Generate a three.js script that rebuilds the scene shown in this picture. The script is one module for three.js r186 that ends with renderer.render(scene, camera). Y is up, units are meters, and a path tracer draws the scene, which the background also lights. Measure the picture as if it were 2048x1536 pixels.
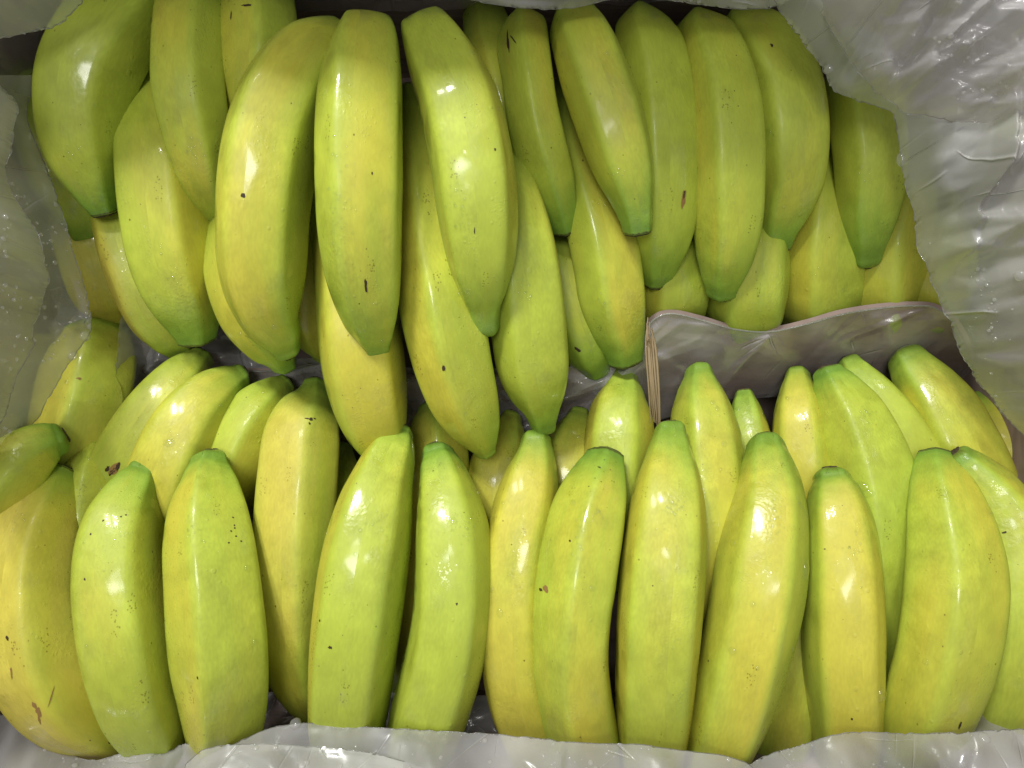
import * as THREE from 'three';
import { ImprovedNoise } from 'three/addons/math/ImprovedNoise.js';
import { mergeGeometries } from 'three/addons/utils/BufferGeometryUtils.js';
import { RectAreaLightUniformsLib } from 'three/addons/lights/RectAreaLightUniformsLib.js';

// ---------------------------------------------------------------- camera, light, exposure
const W = 1024, H = 768, CAM = 0.55, F = 1500;         // phone held 55 cm above the box floor; F = focal length in photo pixels
const scene = new THREE.Scene();
const camera = new THREE.PerspectiveCamera(2 * Math.atan(768 / F) * 180 / Math.PI, W / H, 0.01, 20);
camera.up.set(0, 0, -1);
camera.position.set(0, CAM, 0);
camera.lookAt(0, 0, 0);
const renderer = new THREE.WebGLRenderer({ antialias: true });
renderer.setSize(W, H);
renderer.toneMapping = THREE.LinearToneMapping;
renderer.toneMappingExposure = 0.86;
renderer.shadowMap.enabled = true;
scene.background = new THREE.Color(0.43, 0.43, 0.43);   // the dim room round the box
RectAreaLightUniformsLib.init();
const LAMPS = [                                       // position, aim, width, length, intensity
  { at: [-0.72, 1.62, -1.30], to: [0, 0.15, 0.0], w: 0.15, l: 0.30, i: 172 },
  { at: [-0.46, 1.66, -1.36], to: [0, 0.15, 0.0], w: 0.15, l: 0.30, i: 172 },
  { at: [-0.25, 2.15, -0.22], to: [0, 0.15, 0.05], w: 0.55, l: 0.60, i: 15 },
];

// ---------------------------------------------------------------- helpers
const noise = new ImprovedNoise();
const N = (x, y, z) => noise.noise(x, y, z);
const fbm = (x, y, z, o = 3) => { let s = 0, a = 1; for (let i = 0; i < o; i++, a *= 0.5) s += a * N(x * 2 ** i, y * 2 ** i, z * 2 ** i + i * 7.3); return s; };
const clamp = (x, a = 0, b = 1) => Math.min(b, Math.max(a, x));
const sstep = (a, b, x) => { const t = clamp((x - a) / (b - a)); return t * t * (3 - 2 * t); };
const lerp = (a, b, t) => a + (b - a) * t;
function rng(seed) { let s = (seed * 2654435761) >>> 0; return () => { s = (s + 0x6d2b79f5) | 0; let t = Math.imul(s ^ (s >>> 15), 1 | s); t = (t + Math.imul(t ^ (t >>> 7), 61 | t)) ^ t; return ((t ^ (t >>> 14)) >>> 0) / 4294967296; }; }
// a point of the photo (2048 x 1536) at a height above the box floor, in metres
const P = (px, py, h) => new THREE.Vector3((px - 1024) / F * (CAM - h), h, (py - 768) / F * (CAM - h));
const taken = {};
function numbered(name) { const n = taken[name] = (taken[name] ?? -1) + 1; return n ? `${name}_${String(n).padStart(3, '0')}` : name; }
function tag(o, label, category, group, kind) { o.userData = { label, category }; if (group) o.userData.group = group; if (kind) o.userData.kind = kind; return o; }
function thing(name, label, category, pos, group) { const o = new THREE.Group(); o.name = numbered(name); o.position.copy(pos); tag(o, label, category, group); scene.add(o); return o; }
function mesh(name, geo, mat, parent) { const m = new THREE.Mesh(geo, mat); m.name = parent === scene ? numbered(name) : name; m.castShadow = m.receiveShadow = true; parent.add(m); return m; }
const rgb = (hex) => { const c = new THREE.Color(hex); return [c.r, c.g, c.b]; };

// ---------------------------------------------------------------- textures
function dataTex(w, h, fn, srgb) {
  const d = new Uint8Array(w * h * 4);
  for (let y = 0; y < h; y++) for (let x = 0; x < w; x++) { const c = fn(x, y), o = (y * w + x) * 4; d[o] = clamp(c[0]) * 255; d[o + 1] = clamp(c[1]) * 255; d[o + 2] = clamp(c[2]) * 255; d[o + 3] = 255; }
  const t = new THREE.DataTexture(d, w, h); t.wrapS = t.wrapT = THREE.RepeatWrapping; t.magFilter = THREE.LinearFilter; t.minFilter = THREE.LinearFilter;
  if (srgb) t.colorSpace = THREE.SRGBColorSpace; t.needsUpdate = true; return t;
}
const TS = 1024, TM = 0.2;                             // peel textures: 1024 texels over 20 cm
const tile = (x, y, f, s) => {                          // noise that repeats over the texture
  const a = x / TS, b = y / TS, g = (i, j) => N((a - i) * f, (b - j) * f, s);
  const u = sstep(0, 1, a), v = sstep(0, 1, b);
  return lerp(lerp(g(0, 0), g(1, 0), u), lerp(g(0, 1), g(1, 1), u), v);
};
const splat = (arr, cx, cy, r, fn) => { for (let y = Math.floor(cy - r); y <= cy + r; y++) for (let x = Math.floor(cx - r); x <= cx + r; x++) { const d = Math.hypot(x - cx, y - cy) / r; if (d < 1) { const k = ((y + TS) % TS) * TS + (x + TS) % TS; arr[k] = fn(d, arr[k]); } } };
const speck = new Float32Array(TS * TS).fill(0), beads = new Float32Array(TS * TS).fill(0);
{
  const r = rng(11);
  for (let i = 0; i < 60; i++) splat(speck, r() * TS, r() * TS, 1.3 + r() * r() * 2.6, (d, o) => Math.max(o, (1 - d * d) * (0.35 + 0.6 * ((i * 37) % 10) / 10)));
  for (let i = 0; i < 14; i++) {                        // small clusters of rubbed specks
    const cx = r() * TS, cy = r() * TS;
    for (let j = 0; j < 16; j++) splat(speck, cx + (r() - 0.5) * 50, cy + (r() - 0.5) * 22, 1.2 + r() * 1.6, (d, o) => Math.max(o, (1 - d) * 0.6));
  }
  for (let i = 0; i < 110; i++) { const R = 2.2 + r() * r() * r() * 8; splat(beads, r() * TS, r() * TS, R, (d, o) => Math.max(o, Math.sqrt(1 - d * d) * R / 11)); }
  for (let i = 0; i < 34; i++) { const cx = r() * TS, cy = r() * TS, s = 25 + r() * 60; for (let j = 0; j < 70; j++) { const R = 1.3 + r() * r() * 2.2; splat(beads, cx + (r() + r() - 1) * s * 1.6, cy + (r() + r() - 1) * s, R, (d, o) => Math.max(o, Math.sqrt(1 - d * d) * R / 13)); } }
}
const wetAt = (x, y) => tile(x, y, 9, 3.1) + 0.5 * tile(x, y, 23, 8.2);
const peelColor = dataTex(TS, TS, (x, y) => {
  const f = 0.045 * tile(x * 0.5, y * 1, 160, 1.7) + 0.05 * tile(x, y, 30, 5.5) + 0.06 * tile(x, y, 12, 9.1), k = speck[y * TS + x], w = sstep(0.0, 0.5, wetAt(x, y)) * 0.02;
  const b = 0.93 + f - w;
  return [lerp(b, 0.34, k), lerp(b, 0.24, k), lerp(b - w * 0.3, 0.14, k)];
}, true);
const peelRough = dataTex(TS, TS, (x, y) => { const w = sstep(0.0, 0.45, wetAt(x, y)); const v = lerp(0.5, 0.3, w) + 0.06 * tile(x, y, 60, 2.2); return [v, v, v]; });
const peelCoat = dataTex(TS, TS, (x, y) => { const w = sstep(0.05, 0.4, wetAt(x, y)); const v = Math.max(0.07 + 0.73 * w, beads[y * TS + x] > 0.05 ? 1 : 0); return [v, v, v]; });
const peelBump = dataTex(TS, TS, (x, y) => { const w = sstep(0.08, 0.16, wetAt(x, y)); const v = 0.28 + 0.02 * w + (0.012 + 0.03 * w) * tile(x, y, 40, 4.4) + (0.005 + 0.06 * w) * tile(x, y, 95, 6.4) + (0.008 + 0.02 * w) * tile(x, y, 220, 1.4) + 0.34 * beads[y * TS + x]; return [v, v, v]; });
const FS = 1024, folds2 = new Float32Array(FS * FS);     // long straight creases of the film, 1024 texels over 25 cm
{
  const r = rng(313);
  for (let k = 0; k < 120; k++) {
    const x0 = r() * FS, y0 = r() * FS, a = r() * Math.PI * 2, L = 25 + r() * r() * 300, w = 1.2 + r() * r() * 4, s = (0.25 + 0.75 * r() * r()), bend = (r() - 0.5) * 0.004;
    for (let t = 0; t < L; t += 0.5) {
      const x = x0 + Math.cos(a + bend * t) * t, y = y0 + Math.sin(a + bend * t) * t, f = Math.sin(Math.PI * t / L) * s, ww = w * (0.6 + 0.4 * Math.sin(t * 0.05 + k));
      for (let d = -ww * 1.5; d <= ww * 1.5; d += 0.7) { const X = Math.round(x - Math.sin(a + bend * t) * d), Y = Math.round(y + Math.cos(a + bend * t) * d), q = ((Y % FS + FS) % FS) * FS + (X % FS + FS) % FS; folds2[q] = Math.max(folds2[q], f * Math.exp(-((d / ww) ** 2) * 1.6)); }
    }
  }
}
const filmCloud = dataTex(FS, FS, (x, y) => { const m = 0.5 + 0.9 * tile(x, y, 5, 4.7) + 0.5 * tile(x, y, 13, 2.1); const v = clamp(1.04 - 0.42 * clamp(m) - 0.35 * folds2[y * FS + x]); return [v, v, v]; });
const filmBump = dataTex(FS, FS, (x, y) => { const v = 0.35 + 0.16 * tile(x, y, 14, 3.3) + 0.07 * tile(x, y, 37, 1.3) + 0.5 * folds2[y * FS + x]; return [v, v, v]; });
const boardColor = dataTex(512, 512, (x, y) => { const v = 0.85 + 0.1 * fbm(x / 40, y / 9, 2.2, 3) ; return [v, v * 0.98, v * 0.96]; }, true);

// ---------------------------------------------------------------- materials
const peelMat = new THREE.MeshPhysicalMaterial({ vertexColors: true, map: peelColor, roughness: 1, roughnessMap: peelRough, bumpMap: peelBump, bumpScale: 0.0011, clearcoat: 1, clearcoatMap: peelCoat, clearcoatRoughness: 0.1, specularIntensity: 0.7 });
const tipMat = new THREE.MeshStandardMaterial({ color: new THREE.Color('#4a3e28'), roughness: 0.85, bumpMap: filmBump, bumpScale: 0.001 });
const scarMat = new THREE.MeshStandardMaterial({ color: new THREE.Color('#3a2a17'), roughness: 0.7 });
const rubMat = new THREE.MeshStandardMaterial({ color: new THREE.Color('#8f6f3c'), roughness: 0.75 });
const film = (c, tr, ro) => new THREE.MeshPhysicalMaterial({ color: new THREE.Color(...c), transmission: tr, thickness: 0, roughness: ro, clearcoat: 1, clearcoatRoughness: 0.07, ior: 1.5, side: THREE.DoubleSide, bumpMap: filmBump, bumpScale: 0.0028, transmissionMap: filmCloud });
const filmMat = film([0.72, 0.71, 0.70], 0.84, 0.25);
const filmMilk = film([0.74, 0.74, 0.70], 0.79, 0.26);
const filmClear = film([0.82, 0.80, 0.80], 0.86, 0.2);
const filmWall = film([0.74, 0.70, 0.72], 0.5, 0.3);
const filmWrap = film([0.92, 0.90, 0.89], 0.92, 0.16);
const dropMat = new THREE.MeshPhysicalMaterial({ color: new THREE.Color(0.97, 0.98, 0.97), transmission: 1, thickness: 0, roughness: 0.03, ior: 1.5 });
const beadMat = new THREE.MeshPhysicalMaterial({ color: new THREE.Color(0.92, 0.92, 0.91), transmission: 0.86, thickness: 0, roughness: 0.04, clearcoat: 1, clearcoatRoughness: 0.03, ior: 1.4 });
const boardMat = new THREE.MeshStandardMaterial({ color: new THREE.Color(0.43, 0.335, 0.305), map: boardColor, roughness: 0.85 });
const strawMat = new THREE.MeshStandardMaterial({ color: new THREE.Color(0.40, 0.30, 0.17), roughness: 0.8 });
const cordMat = new THREE.MeshStandardMaterial({ color: new THREE.Color(0.78, 0.78, 0.78), roughness: 0.4 });

// ---------------------------------------------------------------- bananas
const C = { warm: rgb('#d6ca60'), yellow: rgb('#d0c949'), lime: rgb('#b9c847'), green: rgb('#a2bb45'), tip: rgb('#87ad3e'), dark: rgb('#668f36'), brown: rgb('#4a3d22'), blush: rgb('#dcb878') };
const mix3 = (a, b, t) => [lerp(a[0], b[0], t), lerp(a[1], b[1], t), lerp(a[2], b[2], t)];
const SU = 130, SV = 64;
const bananas = [];
/* st: stations from the stalk end to the tip, each [x, y, width] in photo pixels; hs: [stalk h, top h, tip h, where the top is 0..1];
   ripe 0 green .. 1 yellow; tg: how much of the tip is green; rot: turn of the ridges */
function banana(label, hs, st, ripe, tg, rot = 0, blush = 0, cut = false) {
  const id = bananas.length, rand = rng(101 + id * 17);
  const [hB, hT, hE, sT] = hs;
  ripe = 0.46 + (ripe - 0.5) * 0.55;
  // arc length in the picture gives each station its share of the length
  const acc = [0];
  for (let i = 1; i < st.length; i++) acc.push(acc[i - 1] + Math.hypot(st[i][0] - st[i - 1][0], st[i][1] - st[i - 1][1]));
  const L = acc[acc.length - 1];
  const hAt = (s) => (s < sT ? hT - (hT - hB) * ((sT - s) / sT) ** 2 : hT - (hT - hE) * ((s - sT) / (1 - sT)) ** 2) / 100;
  const hOf = (i) => (st[i][3] !== undefined ? st[i][3] / 100 : hAt(acc[i] / L)), pts = st.map(([x, y], i) => P(x, y, hOf(i)));
  const rad = st.map(([, , w], i) => w / 2 / F * (CAM - hOf(i)) * 1.025 * (hT < 13.5 && hE < 11 ? 1.06 : 1) * [1.22, 1.2, 1.13, 1.06, 1.02][Math.min(4, st.length - 1 - i)]);
  const curve = new THREE.CatmullRomCurve3(pts, false, 'centripetal');
  const at = new THREE.Vector3();
  for (const p of pts) at.add(p); at.divideScalar(pts.length);
  // five rounded ridges
  const prof = [], K = 240, cor = [];
  for (let k = 0; k < 5; k++) cor.push((k + 0.24 * (rand() - 0.5)) / 5 * Math.PI * 2 + rot);
  const raw = [];
  for (let i = 0; i < K; i++) {
    const th = i / K * Math.PI * 2; let r = 9;
    for (let k = 0; k < 5; k++) {
      const a = cor[k], b = cor[(k + 1) % 5] + (k === 4 ? Math.PI * 2 : 0), mid = (a + b) / 2, half = (b - a) / 2;
      const d = Math.cos(th - mid); if (d > 0.05) r = Math.min(r, Math.cos(half) / d);
    }
    raw.push(r);
  }
  for (let i = 0; i < K; i++) { let s = 0, w = 0; for (let j = -8; j <= 8; j++) { const g = Math.exp(-j * j / 11); s += g * raw[(i + j + K) % K]; w += g; } prof.push(lerp(1, s / w * 1.09, 0.7)); }
  const profAt = (th) => { const f = ((th / (Math.PI * 2)) % 1 + 1) % 1 * K, i = Math.floor(f); return lerp(prof[i % K], prof[(i + 1) % K], f - i); };
  const ridge = (th) => { let m = 9; for (const c of cor) { const d = Math.abs(((th - c + Math.PI) % (Math.PI * 2) + Math.PI * 2) % (Math.PI * 2) - Math.PI); m = Math.min(m, d); } return Math.exp(-((m / 0.16) ** 2)); };
  const faces = cor.map(() => (rand() - 0.5) * 0.36);    // each face ripens at its own pace
  const faceAt = (th) => { const t = ((th - cor[0]) % (Math.PI * 2) + Math.PI * 2) % (Math.PI * 2); let k = 0; for (let q = 1; q < 5; q++) if (t > cor[q] - cor[0]) k = q; const a = k ? cor[k] - cor[0] : 0, e = (k < 4 ? cor[k + 1] - cor[0] : Math.PI * 2) - a, f = (t - a) / e; return f < 0.5 ? lerp((faces[k] + faces[(k + 4) % 5]) / 2, faces[k], sstep(0, 0.16, f)) : lerp(faces[k], (faces[k] + faces[(k + 1) % 5]) / 2, sstep(0.84, 1, f)); };
  const n = pts.length - 1, radAt = (u) => {            // smooth radius between stations
    const f = clamp(u) * n, i = Math.min(n - 1, Math.floor(f)), t = f - i, r0 = rad[Math.max(0, i - 1)], r1 = rad[i], r2 = rad[i + 1], r3 = rad[Math.min(n, i + 2)];
    return 0.5 * (2 * r1 + (r2 - r0) * t + (2 * r0 - 5 * r1 + 4 * r2 - r3) * t * t + (3 * r1 - r0 - 3 * r2 + r3) * t * t * t);
  };
  const frame = (u) => {
    const p = curve.getPoint(clamp(u)), T = curve.getTangent(clamp(u)), U = new THREE.Vector3(0, 1, 0);
    U.addScaledVector(T, -U.dot(T)).normalize();
    return { p, T, U, B: new THREE.Vector3().crossVectors(T, U) };
  };
  const len = curve.getLength(), wob = id * 3.7;
  const surfF = (fr, u, th, lift = 0) => {
    const r = radAt(u) * profAt(th) * (1 + 0.018 * N(u * 6, Math.cos(th) * 1.5 + wob, Math.sin(th) * 1.5)) + lift;
    return fr.p.clone().addScaledVector(fr.U, r * Math.cos(th)).addScaledVector(fr.B, r * Math.sin(th)).sub(at);
  };
  const pos = [], col = [], uv = [], idx = [], ou = rand(), ov = rand(), circ = Math.max(...rad) * Math.PI * 2;
  const U2u = (a) => a;                                 // even steps
  for (let i = 0; i <= SU; i++) {
    const u = U2u(i / SU), fr = frame(u);
    for (let j = 0; j <= SV; j++) {
      const th = j / SV * Math.PI * 2, p = surfF(fr, u, th);
      pos.push(p.x, p.y, p.z);
      const s = u * len;
      uv.push(s / TM + ou, th / (Math.PI * 2) * circ / TM + ov);
      const cs = Math.cos(th), sn = Math.sin(th), su = acc.length && u;
      const blotch = fbm(s * 13 + wob, cs * 0.7 + wob, sn * 0.7, 3), fibre = N(s * 8, cs * 12 + wob, sn * 12), rg = ridge(th);
      let y = ripe + 0.19 * blotch + 0.05 * fibre - 0.10 * rg + faceAt(th);
      let c = y < 0.35 ? mix3(C.green, C.lime, sstep(-0.15, 0.35, y)) : y < 0.7 ? mix3(C.lime, C.yellow, sstep(0.35, 0.7, y)) : mix3(C.yellow, C.warm, sstep(0.7, 1.2, y));
      if (blush) c = mix3(c, C.blush, 0.5 * blush * sstep(0.0, 0.5, fbm(s * 9 + wob, cs * 0.8, sn * 0.8 + 4, 2) + 0.15));
      const dEnd = (1 - su) * len;                       // metres to the tip
      const t1 = sstep(0.062, 0.008, dEnd + 0.012 * blotch + 0.006 * fibre - 0.006 * rg) * tg;
      c = mix3(c, C.tip, t1 * 0.95);
      c = mix3(c, C.dark, sstep(0.018, 0.002, dEnd + 0.005 * blotch) * 0.6 * tg);
      if (cut) c = mix3(c, C.brown, sstep(0.0020, 0.0004, dEnd + 0.0012 * fibre));
      c = mix3(c, C.tip, sstep(0.05, 0.0, s) * 0.7);
      col.push(...c);
    }
  }
  // rounded or cut-off blossom end
  const endR = radAt(1), endF = frame(1), domeH = endR * (cut ? 0.16 : 0.5 + 0.2 * rand()), lean = (rand() - 0.5) * 0.3, DN = 6;
  const dome = (k, th) => {                              // k: 0 at the rim, 1 at the middle of the end
    const a = k * Math.PI / 2, r = endR * profAt(th) * (cut ? 1 - k ** 2.2 : Math.cos(a) ** 0.8) * (1 + 0.05 * (k > 0 ? N(th * 0.9 + wob, k * 3, id) : 0)), z = domeH * Math.sin(a) * (1 + lean * Math.cos(th - id));
    return endF.p.clone().sub(at).addScaledVector(endF.U, r * Math.cos(th)).addScaledVector(endF.B, r * Math.sin(th)).addScaledVector(endF.T, z);
  };
  for (let i = 1; i <= DN; i++) for (let j = 0; j <= SV; j++) {
    const th = j / SV * Math.PI * 2, p = dome(i / DN, th); pos.push(p.x, p.y, p.z);
    const e = mix3(mix3(C.tip, C.dark, 0.55), C.brown, sstep(0.25, 0.9, i / DN + 0.35 * N(Math.cos(th) * 1.5 + wob, Math.sin(th) * 1.5, 2)) * 0.8); col.push(...mix3(mix3(C.lime, C.tip, 0.5), e, tg)); uv.push((len + endR * i / DN) / TM + ou, th / (Math.PI * 2) * circ / TM + ov);
  }
  for (let i = 0; i < SU + DN; i++) for (let j = 0; j < SV; j++) { const a = i * (SV + 1) + j, b = a + SV + 1; idx.push(a, a + 1, b, b, a + 1, b + 1); }
  { const c = pos.length / 3, q = frame(0).p.clone().sub(at); pos.push(q.x, q.y, q.z); col.push(...C.brown); uv.push(0, 0); for (let j = 0; j < SV; j++) idx.push(c, j + 1, j); }
  const g = new THREE.BufferGeometry();
  g.setAttribute('position', new THREE.Float32BufferAttribute(pos, 3)); g.setAttribute('color', new THREE.Float32BufferAttribute(col, 3)); g.setAttribute('uv', new THREE.Float32BufferAttribute(uv, 2)); g.setIndex(idx);
  g.computeVertexNormals();
  const nm = g.attributes.normal;                       // close the seam
  for (let i = 0; i <= SU + DN; i++) { const a = i * (SV + 1), b = a + SV, v = new THREE.Vector3().fromBufferAttribute(nm, a).add(new THREE.Vector3().fromBufferAttribute(nm, b)).normalize(); nm.setXYZ(a, v.x, v.y, v.z); nm.setXYZ(b, v.x, v.y, v.z); }
  const o = thing('banana', label, 'banana', at, 'bananas packed in the box');
  const peel = mesh('peel', g, peelMat, o);
  // the dried blossom end: an uneven dark rim round a sunken scar
  {
    const q = [], ii = [], M = 26, k0 = cut ? 0.34 : 0.76, rings = [[0, -0.0003], [0.02, 0.0005], [0.35, 0.0007], [0.7, 0.0003], [0.97, 0.0002]];
    rings.forEach(([t, dz], ri) => { for (let j = 0; j < M; j++) { const th = j / M * Math.PI * 2, jag = 0.16 * N(Math.cos(th) * 2.3 + id, Math.sin(th) * 2.3, id * 1.7), k = lerp(clamp(k0 + jag), 1, t), p = dome(k, th).addScaledVector(endF.T, dz + (ri < 3 ? 0.0004 * N(j * 0.9, id * 2.3, 5) : 0)); q.push(p.x, p.y, p.z); } });
    for (let a = 0; a < rings.length - 1; a++) for (let j = 0; j < M; j++) { const x = a * M + j, y = a * M + (j + 1) % M; ii.push(x, y, x + M, x + M, y, y + M); }
    const tg2 = new THREE.BufferGeometry(); tg2.setAttribute('position', new THREE.Float32BufferAttribute(q, 3)); tg2.setIndex(ii); tg2.computeVertexNormals();
    tg2.setAttribute('uv', new THREE.Float32BufferAttribute(new Float32Array(q.length / 3 * 2).map((_, i) => ((i * 0.137) % 1)), 2));
    mesh('tip', tg2, tipMat, o);
  }
  const b = { o, g, at, frame, surfF, radAt, len, id };
  bananas.push(b);
  return b;
}
// the spot of a banana's skin that the photo shows at (px, py)
function skinAt(b, px, py) {
  const p = b.g.attributes.position; let best = 1e9, k = 0;
  for (let i = 0; i < (SU + 1) * (SV + 1); i++) {
    const y = p.getY(i) + b.at.y; if (Math.cos((i % (SV + 1)) / SV * Math.PI * 2) < 0) continue;
    const x = (p.getX(i) + b.at.x) / (CAM - y) * F + 1024, z = (p.getZ(i) + b.at.z) / (CAM - y) * F + 768, d = (x - px) ** 2 + (z - py) ** 2;
    if (d < best) { best = d; k = i; }
  }
  return { u: Math.floor(k / (SV + 1)) / SU, th: (k % (SV + 1)) / SV * Math.PI * 2 };
}
// an uneven dark mark that follows the skin; size in millimetres along and across the fruit, turned by a
function scar(b, px, py, lmm, wmm, turn = 0, mat = scarMat, label) {
  const { u, th } = skinAt(b, px, py), r = b.radAt(u), M = 18, R = 3, q = [], ii = [], seed = px * 0.37;
  const put = (a, c) => { const uu = u + (a * Math.cos(turn) - c * Math.sin(turn)) / 1000 / b.len, tt = th + (a * Math.sin(turn) + c * Math.cos(turn)) / 1000 / r, v = b.surfF(b.frame(uu), uu, tt, 0.00018); q.push(v.x, v.y, v.z); };
  put(0, 0);
  for (let k = 1; k <= R; k++) for (let j = 0; j < M; j++) { const t = j / M * Math.PI * 2, w = (k / R) * (1 + 0.7 * N(Math.cos(t) * 1.6 + seed, Math.sin(t) * 1.6, seed)); put(Math.cos(t) * lmm / 2 * w, Math.sin(t) * wmm / 2 * w); }
  for (let j = 0; j < M; j++) { ii.push(0, 1 + j, 1 + (j + 1) % M); for (let k = 0; k < R - 1; k++) { const x = 1 + k * M + j, y = 1 + k * M + (j + 1) % M; ii.push(x, x + M, y, y, x + M, y + M); } }
  const g = new THREE.BufferGeometry(); g.setAttribute('position', new THREE.Float32BufferAttribute(q, 3)); g.setIndex(ii); g.computeVertexNormals();
  const m = mesh('blemish', g, mat.clone(), b.o); m.material.side = THREE.DoubleSide; if (label) m.userData.label = label; return m;
}
// upper rows, hands against the far wall on the beaded-film side
const A1 = banana('big dark green banana curling down below the loose film corner, fat and bent', [12, 16.5, 14.6, 0.4], [[340, -50, 140], [268, 14, 162], [208, 80, 174], [172, 155, 173], [161, 238, 162], [168, 310, 137], [185, 362, 95], [198, 396, 66], [209, 424, 46]], 0.42, 1, 0.5, 0, true);
const A2 = banana('banana with sparkling wet patch squeezed between dark green banana and fat one', [12, 17.4, 14, 0.42], [[412, -45, 145], [390, 35, 143], [378, 110, 137], [380, 190, 138], [393, 262, 126], [411, 335, 104], [428, 396, 70], [440, 440, 42]], 0.45, 0.6, 0.9);
const A3 = banana('short stub of pale banana with black scratch behind the fattest banana', [12, 16.6, 12, 0.45], [[505, -70, 125], [516, 20, 140], [522, 90, 142], [522, 160, 140], [520, 230, 130], [516, 300, 105], [512, 350, 60]], 0.4, 0.6, 1.1);
const A4 = banana('fattest banana of all, yellow green, bent like an elbow beside the raised middle bananas', [17.9, 18.6, 15.6, 0.45], [[690, 120, 110, 14], [660, 108, 130, 16.2], [612, 130, 162, 17.6], [570, 192, 184], [542, 270, 188], [527, 350, 188], [519, 430, 182], [518, 510, 175], [524, 580, 150], [540, 640, 108], [560, 675, 74], [571, 698, 50]], 0.62, 0.75, 0.4);
const A4b = banana('banana mostly hidden under the fattest elbow-bent banana, only its tip and edge showing', [11, 14.6, 12.6, 0.45], [[470, 400, 110], [484, 480, 140], [494, 560, 146], [512, 630, 128], [538, 682, 90], [557, 708, 62], [569, 729, 42]], 0.62, 0.9, 0.2);
const A5 = banana('ridged green banana with wide blunt tip lying across a thinner yellow one', [11, 14.9, 12.6, 0.45], [[322, 105, 80], [312, 160, 125], [314, 220, 146], [318, 280, 157], [323, 350, 164], [331, 430, 166], [343, 510, 162], [360, 575, 140], [378, 622, 106], [387, 652, 78], [393, 678, 60]], 0.45, 0.95, 0.75, 0, true);
const A6 = banana('thin yellow banana tucked under the ridged green one beside the beaded film', [9.5, 12.4, 10, 0.45], [[222, 330, 110], [250, 420, 128], [268, 495, 130], [292, 568, 124], [316, 628, 104], [340, 668, 78], [357, 697, 46]], 0.72, 0.6, 0.3, 0.3, true);
const A7 = banana('deep green banana half covered by film, tip poking out under the big dark one', [10, 13.6, 11.6, 0.4], [[84, 190, 110], [98, 270, 122], [122, 350, 112], [148, 408, 84], [168, 448, 62], [178, 476, 50]], 0.1, 1, 0.3, 0, true);
const A8 = banana('dull yellow banana deep in the box below the deep green tip and film', [7, 10.8, 9, 0.5], [[160, 400, 90], [174, 460, 112], [192, 520, 114], [212, 575, 104], [232, 618, 70]], 0.85, 0, 0.6, 0.3);
// raised middle hand
const B1 = banana('raised bright banana with black nick near its tip, ridge running down its side', [19.0, 19.8, 16.6, 0.45], [[738, 92, 70, 13], [737, 76, 100, 15.5], [734, 84, 122, 17.6], [728, 118, 142, 18.9], [724, 165, 156], [721, 230, 163], [720, 310, 165], [721, 385, 163], [722, 455, 158], [727, 530, 147], [735, 595, 122], [742, 640, 92], [748, 668, 66], [752, 690, 48]], 0.46, 0.7, 0.32);
const B2 = banana('raised bright banana with square green nub tip leaning from the middle toward the straw', [18.6, 19.4, 16.4, 0.45], [[846, 90, 70, 12.6], [850, 72, 92, 15], [860, 78, 112, 17], [886, 128, 140, 18.4], [915, 195, 156], [932, 262, 162], [945, 332, 163], [953, 400, 160], [959, 470, 148], [963, 535, 122], [966, 585, 84], [967, 615, 58], [968, 648, 54]], 0.44, 0.8, 0.62);
const B3 = banana('long yellow banana hanging slanted below the two raised ones, reaching into the lower row', [12, 16.2, 13, 0.5], [[822, 190, 60], [832, 255, 110], [841, 330, 142], [850, 410, 152], [861, 490, 155], [876, 570, 157], [891, 650, 157], [909, 730, 148], [930, 800, 126], [950, 850, 90], [964, 884, 52], [971, 902, 34]], 0.62, 0.55, 0.2);
const B4 = banana('long yellow green banana with nipple tip hanging under the square-tipped raised one', [11.5, 15.6, 12.6, 0.5], [[965, 230, 80], [985, 315, 120], [1010, 395, 138], [1031, 470, 146], [1045, 540, 148], [1055, 610, 148], [1062, 680, 146], [1068, 735, 134], [1076, 785, 98], [1083, 818, 62], [1087, 849, 42]], 0.6, 0.75, 0.45);
const B5 = banana('wide yellow banana under the black-nicked raised one, its lower end sinking into shadow', [11.5, 15.2, 11.6, 0.5], [[655, 350, 100], [685, 440, 138], [702, 530, 155], [711, 610, 163], [719, 690, 168], [729, 760, 164], [740, 815, 146], [754, 864, 112], [767, 902, 68], [774, 930, 44]], 0.62, 0.6, 0.55);
const B6 = banana('narrow slice of yellow banana between the fattest banana and the wide one', [9.5, 12.6, 10.5, 0.5], [[598, 400, 90], [608, 480, 110], [616, 560, 112], [628, 630, 96], [642, 680, 66], [650, 705, 40]], 0.72, 0.3, 0.1);
const B8 = banana('dim banana mostly hidden behind square-tipped raised banana at the far wall', [10, 13.4, 11, 0.4], [[968, 30, 80], [985, 100, 104], [1004, 170, 108], [1022, 240, 104], [1040, 310, 90], [1052, 360, 50]], 0.6, 0.4, 0.2);
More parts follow.
